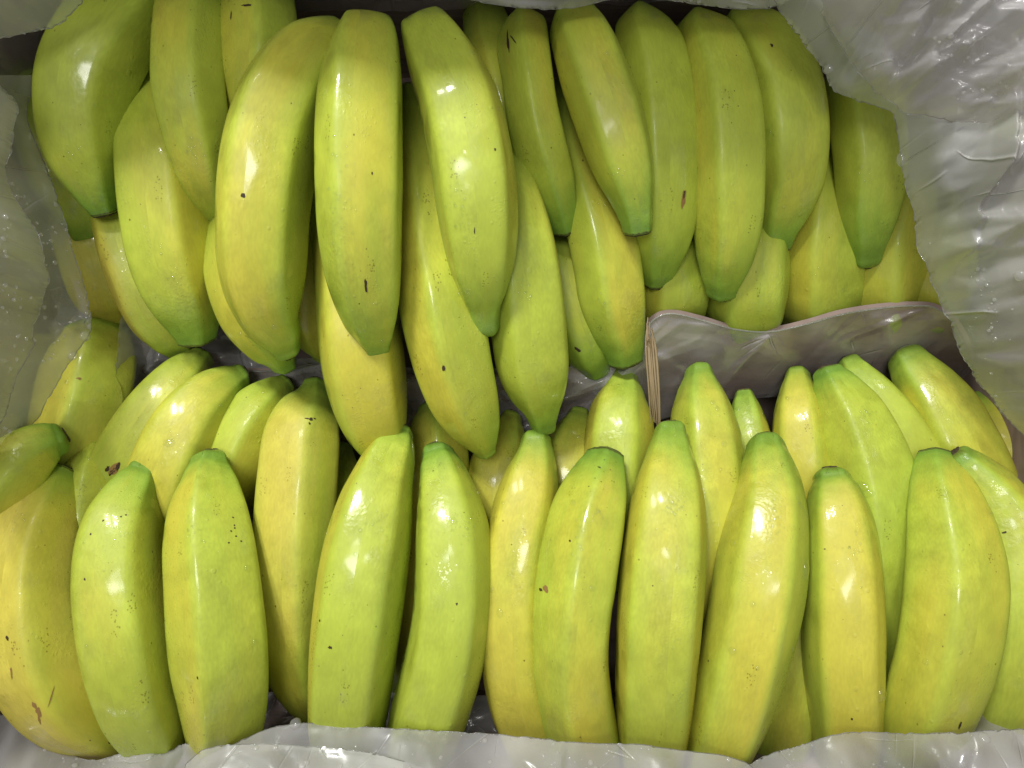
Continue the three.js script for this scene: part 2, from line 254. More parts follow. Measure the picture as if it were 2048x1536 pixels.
// far hand on the creased-film side
const C1 = banana('banana with black tick mark near its bend and dark crooked tip, beside raised ones', [14.7, 15.8, 13.2, 0.35], [[1046, 82, 70, 10], [1046, 66, 92, 12.8], [1048, 90, 104, 14.4], [1057, 150, 102], [1067, 220, 102], [1082, 290, 103], [1098, 345, 95], [1111, 393, 74], [1120, 425, 58], [1129, 456, 50]], 0.5, 1, 0.25, 0, true);
const C2 = banana('smooth green banana slanting over its neighbours with wet tip, above the straw', [16.1, 17, 15.6, 0.4], [[1150, 70, 70, 11], [1150, 56, 98, 13.8], [1163, 78, 116, 15.6], [1178, 108, 129], [1196, 160, 137], [1221, 232, 137], [1241, 300, 128], [1257, 355, 106], [1268, 403, 74], [1274, 435, 56], [1277, 462, 48]], 0.36, 0.95, 0.7, 0, true);
const C3 = banana('banana with small brown bruise low on its flank, second slanting one past the straw', [14.6, 15, 12, 0.42], [[1284, 74, 70, 10.4], [1286, 60, 100, 12.6], [1292, 82, 116, 14], [1304, 116, 128], [1315, 190, 138], [1323, 270, 143], [1326, 350, 140], [1325, 430, 124], [1320, 490, 96], [1315, 535, 64], [1311, 566, 42]], 0.5, 0.8, 0.3, 0, true);
const C4 = banana('broad upright banana in the middle of the shaded far hand, pale ridge, wet tip', [14.5, 15.3, 12.6, 0.42], [[1396, 84, 70, 10], [1400, 72, 100, 12.6], [1410, 88, 116, 14], [1424, 114, 126], [1437, 160, 137], [1448, 232, 147], [1453, 310, 149], [1456, 390, 141], [1457, 450, 124], [1452, 510, 97], [1446, 555, 66], [1443, 583, 48]], 0.46, 0.9, 0.4);
const C5 = banana('curved shaded banana bulging toward the creased film flap, dark green tip with drip', [14.1, 14.8, 12, 0.42], [[1480, 82, 70, 9.6], [1490, 70, 106, 12.2], [1510, 84, 120, 13.6], [1538, 112, 134], [1563, 165, 147], [1577, 240, 152], [1582, 310, 144], [1580, 370, 122], [1567, 420, 92], [1556, 455, 68], [1550, 488, 54]], 0.46, 1, 0.55, 0, true);
const C6 = banana('yellow banana coming out from beneath the creased film flap, green tip pointing down', [12, 14.8, 12.6, 0.4], [[1708, 95, 100], [1722, 170, 122], [1734, 240, 131], [1742, 310, 131], [1742, 370, 119], [1737, 420, 99], [1733, 465, 74], [1730, 512, 50]], 0.72, 0.85, 0.6);
// lower layer of the far hands
const D1 = banana('long banana under the slanting green one, blunt green tip touching the straw', [9.6, 13.2, 11, 0.5], [[1130, 170, 50], [1146, 240, 92], [1163, 315, 116], [1183, 390, 127], [1202, 460, 131], [1216, 530, 131], [1226, 600, 122], [1236, 650, 96], [1245, 686, 72], [1251, 720, 56]], 0.55, 0.95, 0.3, 0, true);
const D2 = banana('shadowed banana with black spot, behind the blunt tip beside the straw', [8, 11, 9.4, 0.5], [[1105, 440, 100], [1124, 520, 114], [1142, 600, 116], [1160, 660, 104], [1178, 704, 80], [1192, 738, 46]], 0.5, 0.8, 0.6);
const D3 = banana('low banana under the brown-bruised one, cut off by the divider', [8.2, 10.8, 8.6, 0.5], [[1340, 420, 110], [1350, 500, 122], [1346, 565, 120], [1340, 610, 108], [1338, 636, 90]], 0.55, 0.3, 0.3);
const D4 = banana('low banana below the broad upright one where the divider edge dips', [8.6, 11.2, 8.6, 0.5], [[1502, 420, 120], [1499, 500, 142], [1495, 560, 142], [1489, 600, 132], [1485, 636, 108]], 0.55, 0.4, 0.75);
const D5 = banana('low yellow banana with two bright glints behind the high end of the divider', [9.0, 11.8, 8.6, 0.5], [[1668, 250, 80], [1660, 340, 114], [1652, 420, 130], [1643, 500, 135], [1639, 560, 132], [1636, 596, 124], [1633, 628, 106]], 0.6, 0.4, 0.5);
const D6 = banana('low yellow banana beneath the green tip beside the creased film flap', [8.8, 11.6, 8.8, 0.5], [[1806, 310, 90], [1797, 400, 122], [1782, 470, 132], [1772, 530, 132], [1763, 580, 126], [1758, 614, 112]], 0.62, 0.3, 0.35);
const D7 = banana('sliver of low banana running under the creased film flap above the divider', [8, 11.1, 9.6, 0.5], [[1874, 420, 90], [1872, 500, 112], [1867, 560, 112], [1862, 612, 100]], 0.55, 0.3, 0.2);
// rear rank of the front half, tips up against the divider
const E1 = banana('dusty yellow banana behind the beaded film edge, thick and matt', [6.2, 10.6, 9.2, 0.45], [[105, 1010, 110], [135, 935, 142], [153, 862, 148], [168, 806, 150], [182, 758, 144], [193, 714, 124], [200, 680, 98]], 0.78, 0.15, 0.3, 0.25);
const E2 = banana('slim yellow banana with brown rot stain low down, lying beside thin crumpled film', [8, 11.9, 9.8, 0.5], [[212, 1040, 80], [234, 965, 112], [262, 900, 114], [296, 845, 112], [332, 795, 98], [365, 757, 78], [388, 733, 56], [403, 716, 38]], 0.85, 0.5, 0.5, 0.2);
const E3 = banana('bright wet banana bent over, lying beside the rot-stained slim one', [6.4, 12.3, 10.5, 0.5], [[290, 1150, 110], [310, 1065, 148], [328, 990, 156], [348, 925, 156], [373, 866, 148], [404, 815, 122], [434, 783, 92], [459, 763, 62], [479, 751, 40]], 0.62, 0.75, 0.6);
const E4 = banana('yellow banana with shaded tip between bright wet one and brown-flecked one', [6.4, 11.3, 9.9, 0.5], [[420, 1080, 110], [442, 1000, 128], [464, 930, 131], [490, 870, 124], [520, 822, 100], [543, 795, 72], [559, 778, 48], [571, 767, 32]], 0.72, 0.6, 0.3);
const E5 = banana('long banana flecked brown near its tip, pinkish flank, reaching down into the front rank', [7.4, 13.3, 11.1, 0.5], [[640, 1432, 60], [618, 1388, 92], [602, 1330, 126], [592, 1250, 140], [586, 1170, 148], [586, 1090, 153], [590, 1010, 153], [596, 940, 151], [603, 872, 138], [615, 826, 106], [625, 796, 64], [629, 771, 38]], 0.8, 0.7, 0.4, 0.3);
const E6 = banana('sliver of banana in shadow behind the fleck-tipped long banana', [7, 10.4, 8.6, 0.5], [[690, 1330, 90], [688, 1220, 116], [688, 1110, 118], [684, 1010, 92], [682, 940, 56], [682, 900, 34]], 0.5, 0.6, 0.3);
const E7 = banana('yellow banana shaded by the long slanted one hanging above it', [4.9, 10.3, 8.9, 0.55], [[812, 1370, 70], [824, 1290, 98], [838, 1190, 116], [852, 1090, 124], [864, 1000, 124], [871, 930, 118], [870, 872, 96], [864, 838, 62], [861, 818, 38]], 0.68, 0.6, 0.2);
const E8 = banana('yellow banana peeping up between two front tips, below the hanging banana end', [4.9, 9.9, 8.5, 0.5], [[965, 1150, 100], [978, 1050, 118], [992, 960, 114], [1005, 900, 90], [1016, 858, 56], [1022, 836, 34]], 0.78, 0.4, 0.5);
const E9 = banana('dim yellow banana in the shade of the nipple-tipped hanging one', [4.9, 9.7, 8.5, 0.5], [[1128, 1130, 100], [1130, 1030, 114], [1135, 950, 112], [1146, 888, 88], [1154, 850, 56], [1158, 828, 34]], 0.78, 0.5, 0.5);
const E10 = banana('yellow banana standing just under the blunt tip, beside the foot of the straw', [5.9, 11.3, 9.7, 0.5], [[1216, 1130, 110], [1228, 1030, 128], [1235, 940, 130], [1238, 870, 122], [1241, 815, 98], [1246, 782, 66], [1249, 752, 40]], 0.66, 0.6, 0.4);
const E11 = banana('tall pale yellow banana with green tip standing past the straw foot', [5.9, 12.3, 10.5, 0.55], [[1398, 1430, 80], [1404, 1330, 116], [1410, 1220, 132], [1415, 1110, 141], [1417, 1010, 143], [1415, 935, 140], [1411, 872, 127], [1405, 815, 99], [1401, 776, 68], [1399, 746, 44]], 0.68, 0.8, 0.6, 0.1);
const E12 = banana('small short banana tip with green point between two larger rear ones', [4.9, 9.3, 8.1, 0.5], [[1508, 1060, 80], [1505, 980, 90], [1502, 905, 82], [1497, 852, 62], [1491, 812, 44], [1488, 786, 28]], 0.7, 0.8, 0.4, 0, true);
const E13 = banana('matt banana with round shaded tip right below the dip in the divider', [5.4, 10.3, 8.9, 0.5], [[1632, 1150, 100], [1620, 1050, 120], [1611, 960, 120], [1603, 880, 108], [1598, 820, 86], [1595, 778, 58], [1594, 750, 38]], 0.6, 0.6, 0.2);
const E14 = banana('large green banana with curled white glint on its shoulder, leaning on the divider', [5.9, 12, 10.5, 0.5], [[1738, 1420, 70], [1744, 1330, 120], [1751, 1245, 142], [1755, 1160, 153], [1753, 1080, 160], [1746, 1000, 164], [1733, 930, 154], [1715, 870, 137], [1696, 820, 112], [1678, 785, 82], [1664, 760, 60], [1657, 747, 46]], 0.36, 1, 0.7);
const E15 = banana('yellow green banana behind the one with the curled white glint', [6.5, 10.8, 9.2, 0.5], [[1874, 1110, 110], [1856, 1030, 128], [1834, 950, 124], [1803, 875, 110], [1768, 822, 94], [1735, 777, 72], [1712, 748, 52], [1700, 728, 38]], 0.52, 0.6, 0.4);
const E16 = banana('broad dull olive banana with square shaded tip under the creased film flap edge', [6.4, 10.8, 9.4, 0.5], [[1985, 1120, 120], [1962, 1030, 150], [1938, 950, 152], [1910, 880, 144], [1880, 816, 124], [1851, 768, 94], [1828, 738, 70], [1816, 720, 58]], 0.62, 0.6, 0.6);
const E17 = banana('banana end half lost under the lower corner of the creased film flap', [7, 11, 9, 0.5], [[2064, 1040, 100], [2042, 965, 108], [2016, 900, 96], [1990, 850, 70], [1970, 818, 50], [1960, 802, 38]], 0.6, 0.7, 0.3);
// front rank, tips up
const F1 = banana('short green-tipped banana lying sideways beneath the beaded film, behind the rub-scarred one', [9, 14.8, 13.8, 0.5], [[-66, 1085, 116], [-26, 1014, 138], [16, 954, 130], [50, 913, 110], [80, 890, 86], [100, 880, 68], [112, 876, 56]], 0.62, 0.95, 0.4);
const F1b = banana('plain yellow stubby banana behind the rub-scarred one', [7, 12.6, 11.4, 0.5], [[148, 1230, 90], [160, 1140, 116], [168, 1060, 118], [173, 1000, 106], [179, 950, 86], [186, 918, 60], [190, 898, 40]], 0.82, 0.1, 0.2, 0.1);
const F2 = banana('big yellow banana with brown rub scars, bent outward at the corner under the film', [9, 15.2, 13, 0.5], [[285, 1500, 46], [222, 1472, 98], [152, 1428, 142], [102, 1366, 165], [71, 1290, 172], [59, 1205, 172], [61, 1125, 165], [76, 1055, 145], [95, 1004, 112], [112, 966, 76], [126, 940, 50]], 0.78, 0.75, 0.4, 0.3, true);
const F3 = banana('thick lime banana with two white bar glints near its green tip and sharp side ridge', [9, 16, 13.9, 0.5], [[358, 1512, 60], [325, 1466, 128], [292, 1402, 166], [267, 1330, 178], [249, 1250, 181], [239, 1170, 178], [238, 1100, 166], [247, 1040, 142], [262, 995, 104], [277, 965, 76], [287, 946, 56]], 0.4, 0.85, 0.85);
const F4 = banana('upright lime banana with tiny black dots and square green tip, beside the bar-glint one', [9.5, 16, 14.1, 0.5], [[452, 1556, 96], [451, 1486, 132], [451, 1395, 166], [445, 1315, 180], [438, 1235, 181], [431, 1155, 176], [424, 1085, 166], [420, 1022, 140], [420, 975, 104], [419, 944, 74], [420, 922, 56]], 0.48, 0.85, 0.1);
const F5 = banana('big smooth banana leaning over the pink-flanked long one, tip toward the middle', [9.5, 16, 13.5, 0.5], [[690, 1545, 100], [692, 1468, 150], [697, 1385, 168], [704, 1302, 177], [714, 1222, 181], [725, 1142, 179], [738, 1070, 170], [753, 1000, 148], [769, 945, 116], [783, 905, 92], [793, 880, 68], [799, 866, 50]], 0.5, 0.75, 0.7);
const F6 = banana('green wet banana with water ring near its dark blue-green tip, curved like a bracket', [9, 15.7, 13.3, 0.5], [[818, 1560, 100], [842, 1480, 146], [868, 1392, 158], [890, 1305, 157], [902, 1218, 155], [905, 1132, 154], [902, 1062, 146], [895, 1006, 122], [887, 962, 94], [880, 930, 72], [875, 909, 54]], 0.34, 1, 0.55);
const F7 = banana('slim two-toned banana pressed behind the bruised front one, bent at its waist', [8.5, 14.2, 12.5, 0.5], [[1085, 1540, 100], [1064, 1466, 128], [1042, 1392, 138], [1028, 1312, 138], [1025, 1232, 136], [1028, 1152, 133], [1036, 1082, 130], [1049, 1012, 120], [1061, 956, 96], [1069, 915, 68], [1071, 882, 50]], 0.68, 0.7, 0.5, 0.15);
const F8 = banana('banana with purplish bruise on its side and dark-specked broad green tip', [9, 15.7, 13.5, 0.5], [[1188, 1550, 110], [1166, 1476, 154], [1149, 1392, 160], [1143, 1312, 158], [1147, 1232, 160], [1157, 1160, 162], [1168, 1090, 158], [1180, 1030, 143], [1192, 985, 118], [1204, 944, 86], [1213, 912, 62]], 0.5, 0.95, 0.9, 0, true);
const F9 = banana('straight banana with frosty wet sparkle below a long green tip, standing tallest in front', [9, 16.2, 13.7, 0.5], [[1300, 1575, 100], [1305, 1500, 138], [1311, 1424, 156], [1316, 1332, 165], [1322, 1242, 171], [1329, 1152, 171], [1335, 1072, 163], [1339, 1002, 143], [1341, 946, 110], [1341, 902, 78], [1342, 862, 54]], 0.56, 0.85, 0.5);
const F10 = banana('long banana sweeping outward at its foot, broad wet green tip, beside the sparkling one', [9, 16, 13.5, 0.5], [[1398, 1585, 90], [1430, 1508, 140], [1461, 1424, 165], [1489, 1332, 174], [1510, 1242, 178], [1525, 1152, 179], [1534, 1082, 168], [1540, 1022, 146], [1541, 970, 118], [1537, 925, 88], [1534, 892, 64]], 0.54, 0.85, 0.35);
const F11 = banana('short blocky banana with flat yellow face and drip on its side edge', [9.5, 15.2, 13.7, 0.5], [[1690, 1570, 90], [1692, 1490, 132], [1690, 1402, 148], [1688, 1312, 155], [1687, 1222, 156], [1684, 1142, 151], [1680, 1072, 135], [1674, 1017, 110], [1668, 976, 80], [1664, 955, 60]], 0.74, 0.85, 0.3);
const F12 = banana('stout banana curving outward past the blocky one, green shoulders, clear bead of water', [9, 15.8, 13.5, 0.5], [[1795, 1555, 100], [1831, 1470, 148], [1863, 1384, 166], [1889, 1302, 173], [1903, 1222, 177], [1908, 1142, 173], [1902, 1072, 157], [1890, 1012, 130], [1879, 966, 98], [1872, 930, 70], [1870, 911, 54]], 0.5, 0.95, 0.75, 0, true);
const F13 = banana('banana behind the stout outward-curving one, black tip end, running out of sight', [8.5, 14.6, 14.2, 0.5], [[1950, 1520, 90], [1985, 1430, 148], [2018, 1335, 166], [2034, 1245, 171], [2040, 1162, 166], [2032, 1092, 150], [2012, 1032, 130], [1985, 986, 104], [1955, 950, 76], [1932, 926, 54], [1920, 914, 42]], 0.56, 0.8, 0.3);
const F14 = banana('dark green banana tip poking in beside the black-tipped outward one', [8, 12.6, 11.2, 0.5], [[2130, 1110, 120], [2098, 1030, 112], [2068, 982, 80], [2048, 960, 58], [2034, 950, 46]], 0.2, 1, 0.4, 0, true);
const F15 = banana('sunken yellow banana wedged below and between the sweeping one and the blocky one', [7.5, 11.6, 9.6, 0.5], [[1556, 1535, 80], [1566, 1450, 126], [1578, 1350, 136], [1590, 1240, 132], [1599, 1140, 116], [1605, 1060, 84], [1607, 1000, 56], [1606, 960, 34]], 0.74, 0.9, 0.2);
const F16 = banana('yellow banana end low in the corner below the rub-scarred one', [7.5, 11.4, 9.6, 0.5], [[34, 1470, 50], [2, 1420, 104], [-34, 1330, 130], [-56, 1230, 130], [-66, 1130, 110]], 0.72, 0, 0.4);
// marks on the skins
scar(A1, 305, 39, 3.4, 3, 0.3, rubMat);
scar(A3, 490, 10, 1.2, 7, 0.4); scar(A3, 463, 30, 5, 1, 0.3);
scar(A4, 485, 394, 1.8, 1.8);
scar(B1, 733, 568, 6, 1.6, 0.1); scar(B1, 720, 53, 1.4, 3.4, 0.3); scar(B1, 743, 343, 0.9, 0.9);
scar(B3, 889, 733, 2.4, 1.6, 0.4); scar(B2, 949, 460, 3, 0.5, 0.1); scar(B2, 986, 296, 1, 0.8);
scar(C1, 1015, 85, 9, 1.9, 0.1); scar(C1, 1028, 78, 8, 0.7, -0.5);
scar(C3, 1368, 395, 7, 3.2, 0.1, rubMat); scar(C3, 1368, 393, 3.4, 1.4, 0.2);
scar(C5, 1507, 187, 2, 1.2); scar(C5, 1548, 92, 1.6, 1.6);
scar(D2, 1157, 700, 4.4, 2.2, -0.5);
scar(E5, 622, 840, 2.6, 2); scar(E5, 612, 838, 1.2, 2.6); scar(E5, 632, 836, 1, 1.6); scar(E5, 618, 848, 1.8, 1.2);
scar(E2, 226, 938, 6, 4, 0.5, rubMat); scar(E2, 222, 944, 4, 2.4, 0.4); scar(E2, 236, 934, 3.4, 2.2, 0.3); scar(E2, 216, 936, 2.4, 2.2);
scar(F2, 78, 1420, 5, 2.2, 0.5, rubMat); scar(F2, 70, 1412, 3.4, 2, 0.2, rubMat); scar(F2, 98, 1390, 8, 0.6, 0.8, rubMat); scar(F2, 24, 1345, 5, 1, 0.3, rubMat); scar(F2, 14, 1277, 1.6, 1.6); scar(F2, 220, 1487, 1.4, 0.8); scar(F2, 82, 1436, 5, 1, 0.6, rubMat);
for (const [x, y] of [[480, 1083], [464, 1060], [465, 1049], [461, 1084], [470, 1074], [471, 1053], [463, 1036]]) scar(F4, x, y, 1, 1);
scar(F4, 399, 1356, 1, 1);
for (const [x, y] of [[254, 1032], [238, 1032], [182, 1070], [167, 1156], [208, 1043], [303, 1104]]) scar(F3, x, y, 1.1, 0.9);
scar(F5, 656, 1296, 1.2, 2.2); scar(F5, 613, 1353, 3, 1.2); scar(F5, 643, 1242, 0.9, 0.9);
scar(F6, 911, 1206, 1, 1); scar(F6, 866, 942, 1, 0.8);
scar(F8, 1082, 1177, 1.6, 3.4, 0, scarMat); scar(F8, 1090, 1179, 3.4, 6, 0.1, rubMat); scar(F8, 1141, 1081, 1.2, 1.2); scar(F8, 1198, 935, 1.2, 2.2, 0.6);
for (const [x, y] of [[1210, 920], [1222, 940], [1190, 955], [1232, 925], [1205, 965], [1180, 975], [1228, 965]]) scar(F8, x, y, 0.7, 0.7);
scar(F10, 1418, 1320, 1, 1); scar(F11, 1700, 1437, 1.1, 1.1); scar(F11, 1652, 1100, 0.9, 0.9); scar(F13, 2012, 1064, 1.4, 2.2);
scar(E1, 160, 758, 1.4, 2.4, 0, rubMat); scar(F12, 1922, 1452, 3.6, 1.4);

// ---------------------------------------------------------------- film, divider, box
function resample(pts, n) { const c = new THREE.CatmullRomCurve3(pts, false, 'centripetal'); return c.getSpacedPoints(n - 1); }
const crease = (x, y, s) => {                            // crumpled film: flat facets between sharp folds
  let v = 0, a = 1;
  for (let o = 0; o < 4; o++) { const f = 2 ** o; v += a * (1 - Math.abs(N(x * f, y * f, s + o * 5.1)) * 2.2); a *= 0.48; }
  return v - 1;
};
/* a sheet stretched between an inner edge (seen) and an outer edge; points are [px, py, h in cm] */
function sheet(inner, outer, { nu = 150, nv = 70, bulge = 0, amp = 0.006, freq = 14, seed = 1, ragged = 0.0012, edge = 0.35, nf = 0, fold = 0.008, dir = 0 } = {}) {
  const A = resample(inner.map(([x, y, h]) => P(x, y, h / 100)), nu), B = resample(outer.map(([x, y, h]) => P(x, y, h / 100)), nu);
  const pos = [], uv = [], idx = [], rf = rng(seed * 13 + 5), folds = [];
  for (let k = 0; k < nf; k++) { const q = A[Math.floor(rf() * nu)].clone().lerp(B[Math.floor(rf() * nu)], rf() * 0.6), a = dir + (rf() - 0.5) * 2.2; folds.push({ x: q.x, z: q.z, c: Math.cos(a), s: Math.sin(a), w: 0.0025 + rf() * 0.007, l: 0.02 + rf() * 0.07, h: (rf() - 0.35) * fold }); }
  for (let j = 0; j < nv; j++) for (let i = 0; i < nu; i++) {
    const t = j / (nv - 1), p = A[i].clone().lerp(B[i], t);
    p.y += bulge / 100 * Math.sin(Math.PI * Math.sqrt(t));
    const k = amp * lerp(edge, 1, sstep(0, 0.12, t));
    const c = crease(p.x * freq + seed, p.z * freq, seed * 3.3), d = crease(p.z * freq + 9, p.x * freq + seed, seed * 1.7);
    p.y += k * c; p.x += k * 0.5 * d; p.z += k * 0.4 * c;
    for (const f of folds) { const s = (p.x - f.x) * f.c + (p.z - f.z) * f.s, e = Math.abs((p.z - f.z) * f.c - (p.x - f.x) * f.s + 0.004 * N(s * 25, f.w * 900, seed)); if (e < f.w && Math.abs(s) < f.l) p.y += f.h * (1 - e / f.w) * (1 - (s / f.l) ** 2) * lerp(0.25, 1, sstep(0, 0.1, t)); }
    if (j === 0) { p.x += ragged * N(i * 0.6, seed, 1); p.z += ragged * N(i * 0.6, seed, 7); }
    pos.push(p.x, p.y, p.z); uv.push(p.x / 0.25 + seed * 0.37, p.z / 0.25 + seed * 0.21);
  }
  for (let j = 0; j < nv - 1; j++) for (let i = 0; i < nu - 1; i++) { const a = j * nu + i; idx.push(a, a + 1, a + nu, a + nu, a + 1, a + nu + 1); }
  const g = new THREE.BufferGeometry(); g.setAttribute('position', new THREE.Float32BufferAttribute(pos, 3)); g.setAttribute('uv', new THREE.Float32BufferAttribute(uv, 2)); g.setIndex(idx); g.computeVertexNormals();
  g.userData = { nu, nv };
  return g;
}
// the thick melted-looking rim of a film edge
function hem(g, r) {
  const p = g.attributes.position, pts = []; for (let i = 0; i < g.userData.nu; i += 2) pts.push(new THREE.Vector3().fromBufferAttribute(p, i));
  const t = new THREE.TubeGeometry(new THREE.CatmullRomCurve3(pts), pts.length * 2, r, 6);
  return t;
}
const liner = thing('plastic_liner', 'clear plastic bag lining the box, wet with beads, folded in over the bananas', 'liner bag', new THREE.Vector3(0, 0, 0));
const flaps = [];
function flap(label, mat, inner, outer, o, hemR = 0.00025) { const g = sheet(inner, outer, o), m = mesh('film_flap', g, mat, liner); m.userData.label = label; if (hemR) mesh('film_edge', hem(g, hemR), mat, m); flaps.push(g); return g; }

const gCorner = flap('small loose film corner over the big dark green banana', filmMilk, [[-40, 84, 21], [0, 77, 21], [60, 64, 20.6], [122, 47, 20], [150, 20, 20.2], [172, -4, 20.4], [200, -40, 20.6]], [[-160, -60, 25], [-130, -80, 25], [-90, -100, 25], [-40, -120, 25], [20, -130, 25], [80, -140, 25], [140, -150, 25]], { amp: 0.005, seed: 3, nu: 70, nv: 40 });
const gLeft = flap('film flap beaded with water drops', filmMat, [[-14, 120, 22], [14, 176, 21.4], [40, 205, 20.6], [42, 250, 20], [22, 335, 19.6], [24, 372, 19.4], [54, 432, 19], [88, 508, 18.6], [95, 545, 18.4], [86, 600, 18], [71, 660, 17.6], [51, 751, 17.2], [31, 812, 17], [-4, 862, 16.8], [-50, 920, 16.6]], [[-260, 60, 26], [-262, 160, 26], [-264, 260, 26], [-264, 360, 26], [-264, 460, 26], [-264, 560, 26], [-262, 680, 26], [-260, 800, 26], [-256, 980, 26]], { bulge: 1.0, amp: 0.0065, freq: 12, seed: 5, nu: 220, nv: 120, nf: 60, fold: 0.011, dir: 1.3 });
const gLeft2 = flap('second film layer behind the beaded one', filmMilk, [[70, 150, 17], [58, 238, 16.8], [82, 308, 16.4], [112, 393, 16], [132, 470, 15.6], [148, 520, 15.2], [164, 563, 15], [178, 641, 14.6], [178, 670, 14.4], [150, 710, 14.4], [113, 768, 14.2], [75, 836, 14.2], [30, 900, 14.2]], [[-190, 150, 23], [-190, 300, 23], [-190, 450, 23], [-190, 600, 23], [-190, 750, 23], [-190, 950, 23]], { amp: 0.006, freq: 11, seed: 8, nf: 24, dir: 1.4, nv: 90 });
const gTop = flap('scalloped film edge at the far wall', filmMilk, [[880, -26, 20], [930, -4, 19.6], [1000, 10, 19.2], [1060, 15, 19], [1115, 17, 18.8], [1165, 12, 18.8], [1215, 0, 19], [1300, -2, 19], [1370, 4, 19], [1440, 14, 18.8], [1500, 17, 18.8], [1550, 12, 19], [1600, -6, 19.4]], [[850, -190, 25], [1000, -190, 25], [1150, -190, 25], [1300, -190, 25], [1450, -190, 25], [1650, -190, 25]], { amp: 0.004, freq: 18, seed: 12, nv: 40 });
const gRight = flap('large creased film flap', filmMilk, [[1530, -30, 20.6], [1560, 16, 20.2], [1590, 65, 19.8], [1625, 115, 19.4], [1648, 148, 19.2], [1656, 174, 19], [1692, 197, 19], [1740, 210, 18.8], [1784, 228, 18.6], [1796, 270, 18.2], [1803, 320, 17.8], [1811, 370, 17.4], [1830, 450, 16.8], [1850, 520, 16.4], [1878, 590, 16], [1906, 660, 15.8], [1942, 742, 15.6], [1986, 802, 15.6], [2018, 842, 15.6], [2070, 890, 15.6]], [[1720, -230, 26], [1860, -230, 26], [2000, -230, 26], [2140, -230, 26], [2280, -200, 26], [2320, -60, 26], [2330, 120, 26], [2330, 300, 26], [2330, 500, 26], [2330, 700, 26], [2330, 900, 26], [2330, 1020, 26]], { nu: 260, nv: 160, bulge: 1.2, amp: 0.008, freq: 9, seed: 21, nf: 80, fold: 0.011, dir: -0.5 });
const gRight2 = flap('upper fold of the creased film flap', filmClear, [[1600, -30, 21.8], [1660, 60, 21.4], [1720, 150, 21], [1760, 196, 20.6], [1800, 226, 20.2], [1860, 238, 20.4], [1950, 262, 20.8], [2030, 280, 21.2], [2110, 300, 21.6]], [[1780, -260, 27], [1900, -260, 27], [2050, -240, 27], [2180, -160, 27], [2260, -60, 27], [2290, 60, 27], [2300, 220, 27]], { nu: 180, nv: 120, bulge: 0.8, amp: 0.007, freq: 12, seed: 31, nf: 60, fold: 0.011, dir: -0.5 });
const gFront1 = flap('film rim across the near wall', filmMat, [[380, 1540, 15.4], [430, 1500, 15.4], [478, 1484, 15.6], [533, 1460, 15.8], [615, 1448, 16], [771, 1459, 16.2], [942, 1466, 16.4], [1147, 1484, 16.6], [1283, 1490, 16.8], [1348, 1500, 16.8], [1450, 1511, 16.8], [1500, 1530, 16.6], [1530, 1556, 16.4]], [[330, 1760, 21], [600, 1760, 21], [900, 1760, 21], [1200, 1760, 21], [1580, 1760, 21]], { amp: 0.003, freq: 9, seed: 41, nf: 18, fold: 0.005, dir: 1.2, nv: 40 });
const gFront2 = flap('folded film rim at the near wall past the dip', filmMat, [[1440, 1566, 16.2], [1512, 1524, 16.4], [1572, 1500, 16.6], [1638, 1480, 16.8], [1707, 1465, 16.8], [1826, 1465, 16.6], [1940, 1462, 16.6], [2048, 1458, 16.6], [2110, 1456, 16.6]], [[1420, 1760, 21], [1600, 1760, 21], [1780, 1760, 21], [1960, 1760, 21], [2150, 1760, 21]], { amp: 0.0035, freq: 11, seed: 47, nf: 18, fold: 0.005, dir: 1.2, nv: 40 });
const gFront3 = flap('short lower fold of film in front', filmMilk, [[350, 1560, 17], [396, 1510, 17.2], [440, 1494, 17.4], [510, 1489, 17.4], [600, 1493, 17.4], [737, 1507, 17.4], [850, 1534, 17.2], [910, 1556, 17]], [[340, 1790, 22], [500, 1790, 22], [700, 1790, 22], [930, 1790, 22]], { amp: 0.003, freq: 12, seed: 52, nf: 18, fold: 0.005, dir: 1.2, nv: 36, nu: 90 });
const gFront4 = flap('film bunched at the near corner by the scarred banana', filmMat, [[-60, 1440, 13.5], [0, 1434, 13.6], [34, 1432, 13.6], [70, 1455, 13.4], [110, 1482, 13.4], [180, 1518, 13.6], [240, 1510, 13.8], [285, 1494, 14], [330, 1506, 14], [372, 1486, 14.2], [400, 1500, 14.2], [430, 1530, 14.4]], [[-120, 1700, 19], [0, 1700, 19], [150, 1700, 19], [300, 1700, 19], [460, 1700, 19]], { amp: 0.0075, freq: 16, seed: 57, nf: 18, fold: 0.005, dir: 1.2, nv: 50 });
const gFront5 = flap('film layer under the outward curving bananas', filmClear, [[1870, 1500, 14], [1922, 1452, 14], [1943, 1422, 14], [1995, 1432, 14], [2048, 1446, 14], [2100, 1452, 14]], [[1880, 1640, 17], [1980, 1640, 17], [2130, 1640, 17]], { amp: 0.005, freq: 18, seed: 61, nu: 70, nv: 36 });
const gMid = flap('crumpled film sunk between the two rows', filmClear, [[0, 560, 9.6], [90, 540, 10], [150, 525, 10.4], [240, 588, 10.2], [300, 640, 9.2], [420, 640, 9], [540, 690, 8.8], [660, 720, 8.4], [800, 730, 8], [950, 730, 8], [1100, 720, 8.4], [1200, 720, 8.6], [1290, 740, 8.6]], [[-20, 960, 6.4], [60, 940, 6.4], [220, 900, 6.4], [420, 870, 6.4], [600, 880, 6], [800, 900, 5.6], [1000, 900, 5.6], [1180, 900, 6], [1290, 900, 6]], { amp: 0.014, freq: 15, seed: 71, nv: 100, nu: 260, edge: 0.8, nf: 50, dir: 0.6 }, 0.0003);
